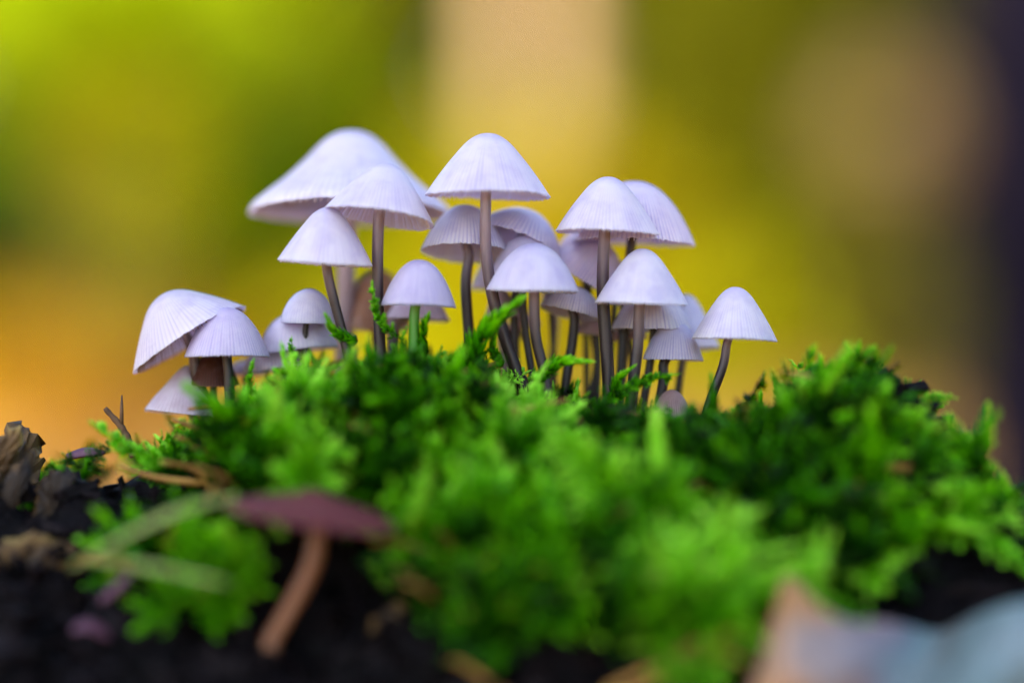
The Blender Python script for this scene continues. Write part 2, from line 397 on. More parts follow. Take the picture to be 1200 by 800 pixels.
# ------------------------------------------------------------------ the stump and its top
PXC = np.array([-600, -200, 0, 60, 120, 200, 260, 300, 340, 400, 500, 600, 700, 800, 880, 930, 970, 1010, 1060, 1100, 1150, 1200, 1400, 1800], float)
ROWS = [  # depth, picture height of the surface at the columns above (moss stands about 3 mm proud of it)
    (.060, [900, 800, 760, 760, 780, 780, 760, 740, 720, 700, 700, 700, 700, 710, 720, 740, 760, 780, 800, 820, 840, 860, 900, 1200]),
    (.022, [700, 600, 570, 560, 560, 540, 525, 510, 500, 480, 480, 500, 520, 540, 560, 570, 580, 590, 600, 610, 620, 640, 700, 900]),
    (.008, [650, 570, 540, 545, 555, 528, 500, 480, 462, 438, 430, 445, 470, 505, 530, 540, 545, 550, 560, 580, 600, 620, 680, 900]),
    (-0.0021, [640, 560, 540, 555, 560, 540, 510, 490, 472, 445, 440, 458, 485, 510, 510, 500, 500, 505, 520, 550, 590, 610, 680, 900]),
    (-0.0092, [660, 600, 590, 590, 590, 580, 550, 530, 515, 500, 495, 500, 525, 530, 500, 475, 450, 438, 455, 495, 560, 600, 690, 950]),
    (-0.0164, [700, 650, 640, 640, 640, 625, 600, 585, 575, 570, 560, 560, 570, 570, 555, 545, 540, 540, 545, 570, 600, 625, 720, 1000]),
    (-0.0244, [760, 720, 700, 690, 690, 680, 665, 650, 650, 660, 640, 635, 635, 640, 650, 670, 680, 680, 670, 670, 680, 690, 780, 1100]),
    (-0.0331, [860, 800, 780, 770, 760, 750, 745, 745, 760, 770, 745, 730, 720, 720, 740, 770, 790, 800, 790, 790, 790, 800, 880, 1200]),
    (-0.0434, [1000, 900, 880, 870, 860, 850, 850, 850, 860, 870, 860, 850, 840, 830, 840, 850, 860, 860, 860, 860, 860, 870, 960, 1300]),
    (-0.0536, [1400, 1150, 1100, 1080, 1080, 1060, 1060, 1060, 1070, 1070, 1060, 1050, 1050, 1050, 1050, 1050, 1050, 1050, 1060, 1080, 1080, 1100, 1300, 1800])]
RD = np.array([q[0] for q in ROWS])[::-1]; RT = np.array([q[1] for q in ROWS], float)[::-1]
RT[-4:] += 14; RT[-4:] += 26*np.interp(PXC, [380, 520, 620, 850, 900], [0, .5, 1, 1, 0])
# bare hollows in the carpet (picture column, row, half width, half height)
HOLL = [(505, 610, 26, 16), (680, 560, 24, 13), (820, 640, 30, 18), (110, 620, 72, 36), (60, 710, 90, 80), (1012, 532, 42, 26), (345, 690, 55, 60), (430, 700, 75, 66), (150, 600, 85, 45), (620, 655, 40, 22), (730, 670, 40, 25), (1040, 712, 95, 48),
        (230, 655, 55, 22), (610, 778, 125, 36), (330, 770, 90, 40), (560, 545, 28, 14), (760, 590, 25, 14), (1120, 690, 120, 60), (400, 470, 30, 18), (1095, 570, 30, 22), (300, 620, 35, 14)]
def surf(px, dy, rough=1.0):
    """height of the stump top under a picture column at a depth"""
    px = np.atleast_1d(np.asarray(px, float)); dy = np.atleast_1d(np.asarray(dy, float))
    cols = np.stack([np.interp(px, PXC, RT[i]) for i in range(len(RD))], 0)
    u = np.interp(dy, RD, np.arange(len(RD))); k = np.clip(u.astype(int), 0, len(RD)-2); t = u-k; t = t*t*(3-2*t)
    ii = np.arange(len(px)); py = cols[k, ii]*(1-t)+cols[k+1, ii]*t
    s = 1e-4*(D+dy)/D; x = (px-600)*s; z = (400-py)*s
    hum = np.exp(-((px-1030)/130)**4)*np.exp(-((dy+.008)/.014)**4)
    z = z+rough*(1-.75*hum)*(.0058*vn(x*110+9, dy*150+5)+.0050*vn(x*240, dy*300+7))-.0012*rough*(1-hum)
    for (a, b_, c, d) in HOLL:
        e = ((px-a)/c)**2+((py-b_)/d)**2
        z = z-.0022*np.exp(-e*2.2)
    return x, dy, z
nx, ny = 220, 150
pxs = np.linspace(-600, 1800, nx); dys = np.linspace(-.0535, .06, ny)
PX, DY = np.meshgrid(pxs, dys); x, y, z = surf(PX.ravel(), DY.ravel())
V = np.stack([x, y, z], 1)
i, j = np.meshgrid(np.arange(ny-1), np.arange(nx-1), indexing='ij'); a = (i*nx+j).ravel()
F = np.stack([a, a+1, a+nx+1, a+nx], 1)
st = props(empty('tree_stump', (0, -.02, GZ)), 'dark rotten stump carrying the moss and the mushrooms', 'stump')
mesh_np('rotten_top', V-np.array([0, -.02, GZ]), F, M['soil'], st)
# stump side: the outline of the top carried down to the ground, flaring at the foot
bi = list(range(nx))+[k*nx+nx-1 for k in range(1, ny)]+[(ny-1)*nx+k for k in range(nx-2, -1, -1)]+[k*nx for k in range(ny-2, 0, -1)]
O = V[bi]; nb = len(O); rings = []
for q in range(24):
    t = q/23; sc = 1+.02*math.sin(PI*t)+.25*t**6
    zz = O[:, 2]*(1-t)+(GZ-.03)*t
    w = 1+.05*vn(np.arange(nb)*.12, np.full(nb, t*5))*min(1, t*6)
    rings.append(np.stack([O[:, 0]*sc*w, (O[:, 1]+.02)*sc*w-.02, zz], 1))
Vs = np.concatenate(rings); Fs = [(q*nb+k, q*nb+(k+1) % nb, (q+1)*nb+(k+1) % nb, (q+1)*nb+k) for q in range(23) for k in range(nb)]
mesh_np('bark', Vs-np.array([0, -.02, GZ]), np.array(Fs), M['bark'], st)

# ------------------------------------------------------------------ moss
def leafy_axis(acc, path, r, leaf, n, tint, spread=.85, width=.17):
    """a moss branch: pointed keeled leaves set round an axis"""
    path = np.asarray(path); m = len(path)
    T = np.gradient(path, axis=0); T /= np.linalg.norm(T, axis=1)[:, None]
    u = np.sort(r.uniform(0, m-1, n)); k = np.clip(u.astype(int), 0, m-2); f = (u-k)[:, None]
    p = path[k]*(1-f)+path[k+1]*f; t = T[k]
    a = r.normal(size=(n, 3)); a -= t*(a*t).sum(1)[:, None]; a /= np.linalg.norm(a, axis=1)[:, None]
    q = (u/(m-1))[:, None]
    ang = spread*(1.05-.75*q**1.5)
    d = t*np.cos(ang)+a*np.sin(ang); w = np.cross(t, a)
    s = leaf*(1.05-.45*q**2)*r.uniform(.75, 1.25, (n, 1))
    nrm = np.cross(w, d)
    tipdrop = nrm*s*r.uniform(-.25, .1, (n, 1))
    b0 = p; l = p+d*s*.4+w*s*width; rr = p+d*s*.4-w*s*width; mid = p+d*s*.45+nrm*s*.12; tip = p+d*s+tipdrop
    V = np.stack([b0, l, mid, rr, tip], 1).reshape(-1, 3)
    o = (np.arange(n)*5)[:, None]
    F = np.concatenate([o+[0, 1, 2], o+[0, 2, 3], o+[1, 4, 2], o+[2, 4, 3]])
    tt = tint-.16+.40*q+np.array([[-.24, -.02, -.08, -.02, .22]])+r.normal(size=(n, 1))*.06  # older dark leaf bases also deepen shaded gaps; pale tips paint sky highlights
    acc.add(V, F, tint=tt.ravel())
def shoot_mesh(kind, r):
    """unit moss shoot growing along +Z, about 1 long"""
    A = Acc()
    bend = r.uniform(.15, .6); ax = np.array([(bend*t*t, .05*math.sin(3*t), t*(1-.15*t)) for t in np.linspace(0, 1, 9)])
    if kind == 0:      # plain leafy shoot
        leafy_axis(A, ax, r, .26, 120, .5, .7)
    elif kind == 1:    # feathered frond with side branches
        leafy_axis(A, ax, r, .13, 60, .45, .8)
        for q in range(18):
            t = .12+.8*q/18; p = ax[int(t*8)]; s = 1 if q % 2 else -1; l = .40*(1.15-t)
            d = np.array([.15, s*.85, .55])+r.normal(size=3)*.12
            br = np.array([p+d*l*u+np.array([.12*l*u*u, 0, -.05*u]) for u in np.linspace(0, 1, 5)])
            leafy_axis(A, br, r, .10, 20, .55, .7, .2)
    else:              # bushy star tip
        leafy_axis(A, ax, r, .20, 50, .4)
        for q in range(5):
            a = 2*PI*q/5+r.uniform(0, .6); d = np.array([math.cos(a)*.6, math.sin(a)*.6, .7])
            p = ax[4]; br = np.array([p+d*.5*u for u in np.linspace(0, 1, 5)])
            leafy_axis(A, br, r, .17, 30, .55)
    V = np.concatenate(A.V); F = np.concatenate(A.F[3]); t = np.concatenate(A.A['tint'])
    return V, F, t
rs = np.random.default_rng(21)
SH = [shoot_mesh([0, 1, 2, 1, 1, 0, 2, 1, 1][k], rs) for k in range(9)]
def place(sh, p, axis, L_, roll, tint, dead=0):
    V, F, t = sh
    z = np.array(axis, float); z /= np.linalg.norm(z)
    x = np.cross([0, 1, .1], z); x /= np.linalg.norm(x); y = np.cross(z, x)
    c, s = math.cos(roll), math.sin(roll)
    R = np.stack([x*c+y*s, -x*s+y*c, z], 0)
    return V@R*L_+p, F, np.clip(t+tint, 0, 1), dead
BOT_X = [-50, 60, 100, 200, 250, 330, 420, 520, 700, 880, 900, 960, 1060, 1130, 1200, 1400]
BOT_Y = [0, 560, 640, 720, 745, 745, 735, 790, 860, 800, 735, 700, 665, 665, 700, 800]
def moss_ok(px, py):
    if py > np.interp(px, BOT_X, BOT_Y): return False
    for (a, b, c, d) in HOLL:
        if ((px-a)/c)**2+((py-b)/d)**2 < 1.35: return False
    if px < 140 and py > 590 and not (px > 150 and 665 < py < 725): return False
    return px > 45
LIM_X = [0, 60, 100, 150, 190, 230, 280, 320, 350, 400, 440, 500, 560, 600, 640, 680, 720, 760, 800, 850, 900, 930, 960, 1000, 1040, 1080, 1110, 1150, 1180, 1200, 1400]
LIM_Y = [520, 522, 518, 508, 492, 470, 452, 434, 414, 392, 388, 395, 398, 424, 434, 446, 456, 468, 480, 486, 470, 430, 412, 402, 412, 436, 462, 535, 562, 575, 660]
A = Acc(); cnt = 0; rs = np.random.default_rng(33)
NS = 5600
# the moss grows in cushions with creases between them, their shade deepened by tint
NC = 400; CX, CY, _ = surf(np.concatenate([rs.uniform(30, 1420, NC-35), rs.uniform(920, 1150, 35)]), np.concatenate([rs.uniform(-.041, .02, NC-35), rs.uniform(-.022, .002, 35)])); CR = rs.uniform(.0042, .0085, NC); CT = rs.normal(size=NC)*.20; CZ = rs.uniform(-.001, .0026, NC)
PXs = rs.uniform(30, 1420, NS); DYs = np.where(rs.random(NS) < .8, rs.uniform(-.0385, .006, NS), rs.uniform(.006, .022, NS))
X, Y, Z = surf(PXs, DYs)
_, _, Zx = surf(PXs+12, DYs); _, _, Zy = surf(PXs, DYs+.002)
for i in range(NS):
    s = 1e-4*(D+DYs[i])/D; py = 400-Z[i]/s
    if not moss_ok(PXs[i], py-12): continue
    if DYs[i] > .006 and False: continue
    dd = np.hypot(CX-X[i], (CY-Y[i])*1.0)/CR; kc = int(dd.argmin()); rc_ = dd[kc]
    if rc_ > 1.0 and rs.random() < .6: continue
    if rc_ > .8 and rs.random() < .4: continue
    rc_ = min(rc_, 1.2); out_ = np.array([(X[i]-CX[kc]), (Y[i]-CY[kc]), 0])/CR[kc]
    Z[i] += CZ[kc]*(1-rc_**2)
    n = np.array([-(Zx[i]-Z[i])/(12*s), -(Zy[i]-Z[i])/.002, 1.]); n /= np.linalg.norm(n)
    side = np.sign(rs.normal())*rs.uniform(.2, .9)+(X[i]*5)
    ax = n*.6+out_*.5+np.array([side*.62, -.2, .15])+rs.normal(size=3)*.22
    big = DYs[i] < -.009
    L_ = rs.uniform(.006, .0125)*(1.1 if big else .6)*(1.1-.4*rc_)
    # the carpet is short where the mushrooms have room to stand
    tip = np.array([X[i], DYs[i], Z[i]])+ax/np.linalg.norm(ax)*L_; base_row = py
    tpx = 600+tip[0]/(1e-4*(D+tip[1])/D); jt = rs.uniform(-4, 12)
    lim = np.interp(PXs[i], LIM_X, LIM_Y)+jt; limt = np.interp([tpx, tpx+18, tpx-10], LIM_X, LIM_Y).max()+jt
    tip_row = 400-tip[2]/(1e-4*(D+tip[1])/D)
    if base_row < lim: continue
    if tip_row < limt:
        L_ *= max(0, base_row-limt)/(base_row-tip_row)
        if L_ < .0016: continue
    patch = vn(X[i]*90+3, Y[i]*90+1)*.55-.06
    dead = 1.0*(rs.random() < .07)*rs.uniform(.25, .8)*(L_ < .0095)
    p = np.array([X[i], Y[i], Z[i]-.0008])
    V, F, t, d = place(SH[rs.integers(0, 9)], p, ax, L_, rs.uniform(0, 6.28), patch+CT[kc]-.10*rc_-.02+.22*(DYs[i] > -.012)-.04*(DYs[i] < -.02)+rs.normal()*.10, dead)  # tint lightens the crest against cap shade and paints shade towards cushion edges
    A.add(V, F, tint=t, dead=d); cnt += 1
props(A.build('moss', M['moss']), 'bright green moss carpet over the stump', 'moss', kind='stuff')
print('moss shoots', cnt, 'tris', sum(len(f) for v in A.F.values() for f in v))

# crumbs of bark and rotten wood strewn over the soil
A = Acc(); r = np.random.default_rng(77); n = 1500
pxr = r.uniform(-100, 1350, n); dyr = r.uniform(-.05, -.002, n); X, Y, Z = surf(pxr, dyr)
cube = np.array([(x, y, z) for x in (-1, 1) for y in (-1, 1) for z in (-1, 1)], float)
CF = np.array([(0, 1, 3, 2), (4, 6, 7, 5), (0, 4, 5, 1), (2, 3, 7, 6), (0, 2, 6, 4), (1, 5, 7, 3)])
for i in range(n):
    sz = np.array([r.uniform(.0008, .0028), r.uniform(.0005, .0014), r.uniform(.0002, .0007)])
    R_ = np.array(Matrix.Rotation(r.uniform(0, 6.28), 3, 'Z') @ Matrix.Rotation(r.normal()*.5, 3, 'X') @ Matrix.Rotation(r.normal()*.4, 3, 'Y'))
    A.add((cube*r.uniform(.6, 1.15, (8, 3))*sz)@R_.T+[X[i], Y[i], Z[i]+sz[2]*.6], CF)
props(A.build('bark_crumbs', M['crumb'], None, False), 'dark crumbs of bark and rotten wood on the wet soil', 'debris', kind='stuff')
# dead stalks threaded through the moss
A = Acc()
for i in range(520):
    px0 = r.uniform(120, 1180); d0 = r.uniform(-.04, -.002); x0, y0, z0 = surf(px0, d0); s_ = 1e-4*(D+d0)/D
    if not moss_ok(px0, 400-z0[0]/s_-10) or 400-z0[0]/s_-75 < np.interp(px0, LIM_X, LIM_Y): continue
    a = r.uniform(0, 2*PI); l = r.uniform(.005, .012); p0 = np.array([x0[0], y0[0], z0[0]+.001])
    p2 = p0+np.array([math.cos(a)*l, math.sin(a)*l*.4-.002, r.uniform(.0015, .0045)])
    V, F, tt = tube_np(catmull([p0, (p0+p2)/2+r.normal(size=3)*.0008+[0, 0, .001], p2], 7), np.linspace(.0005, .0002, 7), 5); A.add(V, F)
props(A.build('dead_stalks', M['stalk']), 'brown dead stalks threaded through the moss', 'stalks', kind='stuff')

# fronds that stand clear of the carpet: (px, py of foot, dy, px, py of tip, kind, tint, label)
FR = [
 (815, 520, -0.0062, 888, 452, 1, .15, 'pale feathery moss frond rising below the rightmost mushroom'),
 (1050, 520, -0.0102, 1148, 495, 0, .22, 'pale moss frond reaching out to the right over the dark trunk'),
 (548, 470, -0.0041, 537, 352, 0, -0.0408, 'upright pointed moss shoot in front of the thin dark stem'),
 (470, 400, -0.0030, 412, 362, 1, .10, 'curled moss frond crossing the stem left of centre'),
 (625, 450, -0.0030, 660, 398, 0, .08, 'moss shoot rising below the front centre cap'),
 (700, 480, -0.0041, 770, 408, 1, -0.0102, 'slanting green moss frond crossing the dark stems'),
 (590, 430, -0.0021, 560, 402, 0, .05, 'small moss shoot at the foot of the tall centre mushroom'),
 (1070, 480, -0.0092, 1110, 452, 1, .12, 'small moss tip at the right shoulder of the hummock'),
 (1000, 450, -0.0092, 1005, 402, 2, .0, 'tuft of moss on top of the right hummock'),
 (300, 480, -0.0030, 268, 432, 1, .12, 'moss frond beneath the left pair of mushrooms'),
 (1110, 560, -0.0123, 1175, 555, 1, .10, 'low moss frond pointing right off the hummock'),
 (700, 640, -0.0204, 560, 745, 1, .18, 'broad pale moss frond drooping at the bottom centre'),
 (900, 600, -0.0173, 1010, 560, 1, .25, 'bright moss frond lying below the right hollow'),
 (230, 540, -0.0071, 110, 560, 1, .25, 'pale moss frond lying towards the left void'),
 (420, 400, -0.0021, 372, 395, 0, .10, 'short moss shoot under the small rounded cap'),
 (350, 430, -0.0021, 330, 402, 1, .06, 'short moss frond below the low lilac caps'),
 (720, 470, -0.0021, 715, 430, 0, .08, 'short moss shoot among the dark stems'),
 (500, 420, -0.0030, 488, 372, 0, -0.0102, 'moss shoot covering the stem below the small lilac cap'),
]
for k, (ax, ay, dy, bx, by, kd, tint, lb) in enumerate(FR):
    a = P(ax, ay, dy); b = P(bx, by, dy-.002); d = b-a; ln = d.length*1.08
    V, F, t, dd = place(SH[[[0, 5], [1, 3, 4, 7, 8], [2, 6]][kd][k % [2, 5, 2][kd]]], np.zeros(3), d, ln, rs.uniform(-.5, .5), tint)
    if kd == 0: V = V*1.0
    o = mesh_np('moss_frond', V, F, M['moss'], None, True, {'tint': t, 'dead': np.zeros(len(V))}); o.location = a
    props(o, lb, 'moss frond', 'moss fronds standing clear of the carpet')

# ------------------------------------------------------------------ mushrooms
PROF = {
 'bell': [(0, 1), (.12, .985), (.25, .925), (.38, .82), (.52, .66), (.68, .46), (.84, .24), (.95, .075), (1, 0)],
 'dome': [(0, 1), (.15, .985), (.3, .93), (.45, .83), (.6, .68), (.75, .48), (.88, .25), (.96, .09), (1, 0)],
 'flare': [(0, 1), (.10, .985), (.20, .935), (.32, .82), (.48, .60), (.68, .36), (.86, .18), (.965, .06), (1, -.03)],
 'hemi': [(0, 1), (.2, .972), (.4, .895), (.58, .78), (.75, .61), (.88, .40), (.96, .20), (1, 0)],
 'cone': [(0, 1), (.10, .97), (.22, .87), (.36, .73), (.52, .55), (.70, .36), (.86, .18), (.96, .05), (1, 0)],
 'flat': [(0, 1), (.09, .96), (.20, .84), (.36, .66), (.56, .50), (.78, .32), (.93, .14), (1, -.02)]}
def frame(tilt, lean, spin=0):
    # tilt: clockwise in the picture; lean > 0 tips the top away so that the rim opens to the viewer
    return Matrix.Rotation(math.radians(tilt), 3, 'Y') @ Matrix.Rotation(-math.radians(lean), 3, 'X')
def mushroom(label, rc, R, H, tilt, lean, dy, stem, sw, prof='bell', cap='cap', stem_m='stem', tone=(1, 1, 1), ridges=56, gills='gills', seed=0, group='cluster of small mushrooms on the moss', rag=1.0):
    """rc: picture spot of the rim's centre; stem: picture points from the rim down to the foot (each may carry a depth)"""
    ridges = int(ridges*1.25); r = np.random.default_rng(seed*31+int(rc[0]))
    k = 1e-4*(D+dy)/D; R *= k; H *= k
    C = np.array(P(*rc, dy)); Rm = np.array(frame(tilt, lean))
    sp = [np.array(P(q[0], q[1], q[2] if len(q) > 2 else dy)) for q in stem]
    gx, gy, gz = surf(600+sp[-1][0]/(1e-4*(D+sp[-1][1])/D), sp[-1][1])
    if gz[0] < sp[-1][2]+.0004:                 # carry the foot down into the wood under the moss
        q_ = sp[-1]+(sp[-1]-sp[-2])*.25; q_[2] = gz[0]-.0008; q_[1] = sp[-1][1]; sp.append(q_)
    base = sp[-1]
    t = props(empty('mushroom', Vector(base)), label, 'mushroom', group)
    # cap ---------------------------------------------------------------
    nr, na = 30, ridges*4
    pr = catmull(PROF[prof], nr); pr[:, 0] = np.clip(pr[:, 0], 0, None); pr[0, 0] = .0
    u = np.linspace(0, 1, nr)[:, None]
    th = np.linspace(0, 2*PI, na, endpoint=False)[None, :]
    ph = r.uniform(0, 6.28, 5)
    per = 1+.018*np.sin(2*th+ph[0])+.012*np.sin(3*th+ph[1])+.008*np.sin(5*th+ph[2])
    per = 1+(per-1)*u
    jit = 1+.35*vn(th*9+seed, th*0+2)              # ridges are not all alike
    ridge = np.cos(ridges*th+.6*np.sin(4*th+ph[3]))
    fade = np.clip((u-.22)/.5, 0, 1)**1.3
    rr = R*(pr[:, :1]*per)*(1+.0048*rag*ridge*jit*fade)
    zz = H*pr[:, 1:]+H*.0026*ridge*fade*rag+0*th
    dent = .02*R*vn(np.cos(th)*2*u+seed*3.1, np.sin(th)*2*u+1.7*seed+5)*np.clip(u*3, 0, 1)
    rr = rr+dent
    edge = np.clip((u-.93)/.07, 0, 1)
    fr = vn(th*ridges/2.2, th*0+seed)+.6*vn(th*ridges/.9, th*0+seed+9)
    zz = zz+edge*R*.032*rag*fr+R*.02*u**3*np.sin(2*th+ph[4])
    outer = np.stack([rr*np.cos(th), rr*np.sin(th), zz], -1).reshape(-1, 3)
    thick = .035*R
    inn_u = np.linspace(1, 0, 14); ii = (inn_u*(nr-1)).astype(int)
    inner = np.stack([(np.maximum(rr[ii]-thick*1.1, 0))*np.cos(th), (np.maximum(rr[ii]-thick*1.1, 0))*np.sin(th), zz[ii]-thick*np.linspace(.4, 2.5, 14)[:, None]], -1)
    inner[0] = np.stack([(rr[-1]-thick*.35)*np.cos(th[0]), (rr[-1]-thick*.35)*np.sin(th[0]), zz[-1]-thick*.15], -1)
    Vc = np.vstack([outer, inner.reshape(-1, 3)]); m_ = nr+14
    i, j = np.meshgrid(np.arange(m_-1), np.arange(na), indexing='ij'); a0 = (i*na+j).ravel(); b0 = (i*na+(j+1) % na).ravel()
    Fc = np.stack([a0, a0+na, b0+na, b0], 1)
    al = np.concatenate([np.repeat(np.linspace(0, 1, nr), na), np.repeat(np.full(14, .6), na)])
    gr = np.concatenate([((.45+1.3*np.clip(vn(th*ridges/5, u*3+seed)+.4, 0, 1))*min(1, rag)*np.clip(-ridge, 0, 1)**1.5*fade*jit).ravel()*np.ones(nr*na), np.zeros(14*na)])
    o = mesh_np('cap', (Vc@Rm.T+C)-base, Fc, M[cap], t, True, {'along': al, 'groove': gr}); o.color = (*tone, 1)
    # gills -------------------------------------------------------------
    G_ = Acc(); ng = ridges
    for q in range(ng):
        a = 2*PI*q/ng+r.normal()*.012; full = q % 2 == 0
        us = np.linspace(.99, .16 if full else .55, 9 if full else 6)
        ri = np.interp(us, pr[:, 0], rr[:, int(a/(2*PI)*na) % na]); rix = us*R*.955
        zt = np.interp(us, pr[:, 0], pr[:, 1])*H-thick*1.0
        dep = R*.13*np.sin(np.clip((1-us)*2.2+.12, 0, PI/2))*(1 if full else .8)+R*.012*r.random(len(us))
        hw = R*.006
        ca, sa = math.cos(a), math.sin(a); nrm = np.array([-sa, ca, 0])
        tp = np.stack([rix*ca, rix*sa, zt], 1); bt = np.stack([rix*ca, rix*sa, zt-dep], 1)
        n_ = len(us); Vg = np.vstack([tp+nrm*hw, bt, tp-nrm*hw]); kk = np.arange(n_-1)
        Fg = np.concatenate([np.stack([kk, kk+1, kk+1+n_, kk+n_], 1), np.stack([kk+n_, kk+n_+1, kk+1+2*n_, kk+2*n_], 1)])
        G_.add(Vg@Rm.T+C-base, Fg)
    g = G_.build('gills', M[gills], o, True); g['kind'] = 'stuff'
    # stem --------------------------------------------------------------
    axis = Rm@np.array([0, 0, 1.])
    pts = [C+axis*H*.8, C+axis*H*.3] + sp
    path = catmull(pts, 10*len(pts))[::-1]
    n = len(path); uu = np.linspace(0, 1, n)
    w = sw*k/2*(1.06-.16*uu)*(1+.03*np.sin(uu*9+seed))
    V, F, tt = tube_np(path-base, w, 18, .02)
    s = mesh_np('stem', V, F, M[stem_m], t, True, {'along': tt})
    return t

m = mushroom
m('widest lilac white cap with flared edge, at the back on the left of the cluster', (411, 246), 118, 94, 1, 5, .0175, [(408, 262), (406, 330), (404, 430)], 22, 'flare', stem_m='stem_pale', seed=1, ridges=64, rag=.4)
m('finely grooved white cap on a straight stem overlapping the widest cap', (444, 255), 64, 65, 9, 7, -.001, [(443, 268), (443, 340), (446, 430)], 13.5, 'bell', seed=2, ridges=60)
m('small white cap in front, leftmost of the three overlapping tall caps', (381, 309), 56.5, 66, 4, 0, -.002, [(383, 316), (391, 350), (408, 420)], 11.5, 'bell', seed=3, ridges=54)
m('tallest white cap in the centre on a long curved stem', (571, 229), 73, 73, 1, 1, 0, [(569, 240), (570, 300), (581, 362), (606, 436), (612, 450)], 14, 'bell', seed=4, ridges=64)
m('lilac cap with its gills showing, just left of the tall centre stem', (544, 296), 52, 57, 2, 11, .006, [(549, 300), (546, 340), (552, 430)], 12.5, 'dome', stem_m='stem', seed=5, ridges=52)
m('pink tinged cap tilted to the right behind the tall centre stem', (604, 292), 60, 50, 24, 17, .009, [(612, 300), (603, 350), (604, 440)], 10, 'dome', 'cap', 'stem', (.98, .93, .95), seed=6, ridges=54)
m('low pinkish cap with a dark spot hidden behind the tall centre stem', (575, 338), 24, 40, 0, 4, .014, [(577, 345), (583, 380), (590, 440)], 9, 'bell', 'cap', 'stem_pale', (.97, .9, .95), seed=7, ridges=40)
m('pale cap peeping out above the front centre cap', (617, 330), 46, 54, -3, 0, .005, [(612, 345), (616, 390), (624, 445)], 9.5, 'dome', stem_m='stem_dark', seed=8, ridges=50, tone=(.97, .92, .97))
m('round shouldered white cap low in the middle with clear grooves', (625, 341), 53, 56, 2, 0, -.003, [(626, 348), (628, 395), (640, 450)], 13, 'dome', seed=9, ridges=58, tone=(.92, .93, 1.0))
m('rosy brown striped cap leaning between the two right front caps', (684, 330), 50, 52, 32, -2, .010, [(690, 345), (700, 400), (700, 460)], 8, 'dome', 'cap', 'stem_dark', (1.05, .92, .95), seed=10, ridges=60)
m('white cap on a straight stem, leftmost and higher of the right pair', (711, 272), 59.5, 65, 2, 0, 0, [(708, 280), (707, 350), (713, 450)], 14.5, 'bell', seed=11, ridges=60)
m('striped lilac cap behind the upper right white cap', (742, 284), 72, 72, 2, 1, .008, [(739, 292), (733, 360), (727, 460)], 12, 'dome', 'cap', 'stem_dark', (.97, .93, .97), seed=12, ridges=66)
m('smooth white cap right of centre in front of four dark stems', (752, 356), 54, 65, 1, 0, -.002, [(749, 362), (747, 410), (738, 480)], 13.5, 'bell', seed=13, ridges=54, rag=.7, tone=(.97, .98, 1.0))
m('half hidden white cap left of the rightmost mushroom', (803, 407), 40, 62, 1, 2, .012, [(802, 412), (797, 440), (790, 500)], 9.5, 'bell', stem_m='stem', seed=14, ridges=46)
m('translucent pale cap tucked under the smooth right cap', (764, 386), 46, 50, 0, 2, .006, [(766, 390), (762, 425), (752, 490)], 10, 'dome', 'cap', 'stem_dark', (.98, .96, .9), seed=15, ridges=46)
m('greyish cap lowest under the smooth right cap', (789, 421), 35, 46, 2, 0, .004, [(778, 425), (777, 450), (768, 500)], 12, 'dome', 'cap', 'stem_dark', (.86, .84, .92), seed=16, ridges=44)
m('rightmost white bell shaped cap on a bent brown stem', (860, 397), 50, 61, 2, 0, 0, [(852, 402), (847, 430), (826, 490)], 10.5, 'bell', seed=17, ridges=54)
m('small lilac cap on a green lit stem left of centre', (490, 358), 44.5, 54, 2, 0, -.003, [(486, 364), (485, 400), (484, 440)], 13, 'dome', 'cap', 'stem_green_lit', (.84, .82, .96), seed=18, ridges=52)
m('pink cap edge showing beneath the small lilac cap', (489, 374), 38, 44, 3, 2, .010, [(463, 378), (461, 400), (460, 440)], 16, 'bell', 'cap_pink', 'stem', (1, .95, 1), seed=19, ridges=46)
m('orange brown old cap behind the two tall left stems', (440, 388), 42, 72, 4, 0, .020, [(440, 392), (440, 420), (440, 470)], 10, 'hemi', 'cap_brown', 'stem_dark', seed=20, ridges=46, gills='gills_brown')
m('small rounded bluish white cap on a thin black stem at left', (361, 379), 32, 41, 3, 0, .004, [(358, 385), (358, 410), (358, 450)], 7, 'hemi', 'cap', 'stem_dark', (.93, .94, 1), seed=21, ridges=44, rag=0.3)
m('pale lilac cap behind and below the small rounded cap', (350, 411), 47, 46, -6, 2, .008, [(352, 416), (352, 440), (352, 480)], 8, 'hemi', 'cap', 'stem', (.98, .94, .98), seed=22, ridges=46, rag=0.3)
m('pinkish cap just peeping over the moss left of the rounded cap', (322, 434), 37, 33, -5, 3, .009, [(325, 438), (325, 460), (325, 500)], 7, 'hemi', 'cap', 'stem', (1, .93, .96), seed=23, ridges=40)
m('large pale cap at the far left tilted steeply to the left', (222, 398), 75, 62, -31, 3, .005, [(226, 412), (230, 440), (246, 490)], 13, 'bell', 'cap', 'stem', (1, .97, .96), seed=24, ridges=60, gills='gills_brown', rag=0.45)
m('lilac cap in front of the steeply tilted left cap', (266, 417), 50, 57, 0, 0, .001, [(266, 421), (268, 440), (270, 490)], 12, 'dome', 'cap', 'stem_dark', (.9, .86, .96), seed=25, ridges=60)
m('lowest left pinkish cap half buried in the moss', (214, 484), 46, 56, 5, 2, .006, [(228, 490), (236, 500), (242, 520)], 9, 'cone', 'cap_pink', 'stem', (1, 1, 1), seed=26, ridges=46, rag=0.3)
m('little brown cap poking out of the moss under the dark stems', (787, 492), 22, 36, 0, 0, .003, [(787, 496), (787, 510), (787, 530)], 5, 'hemi', 'cap_pink', 'stem', (.8, .62, .5), seed=27, ridges=36)
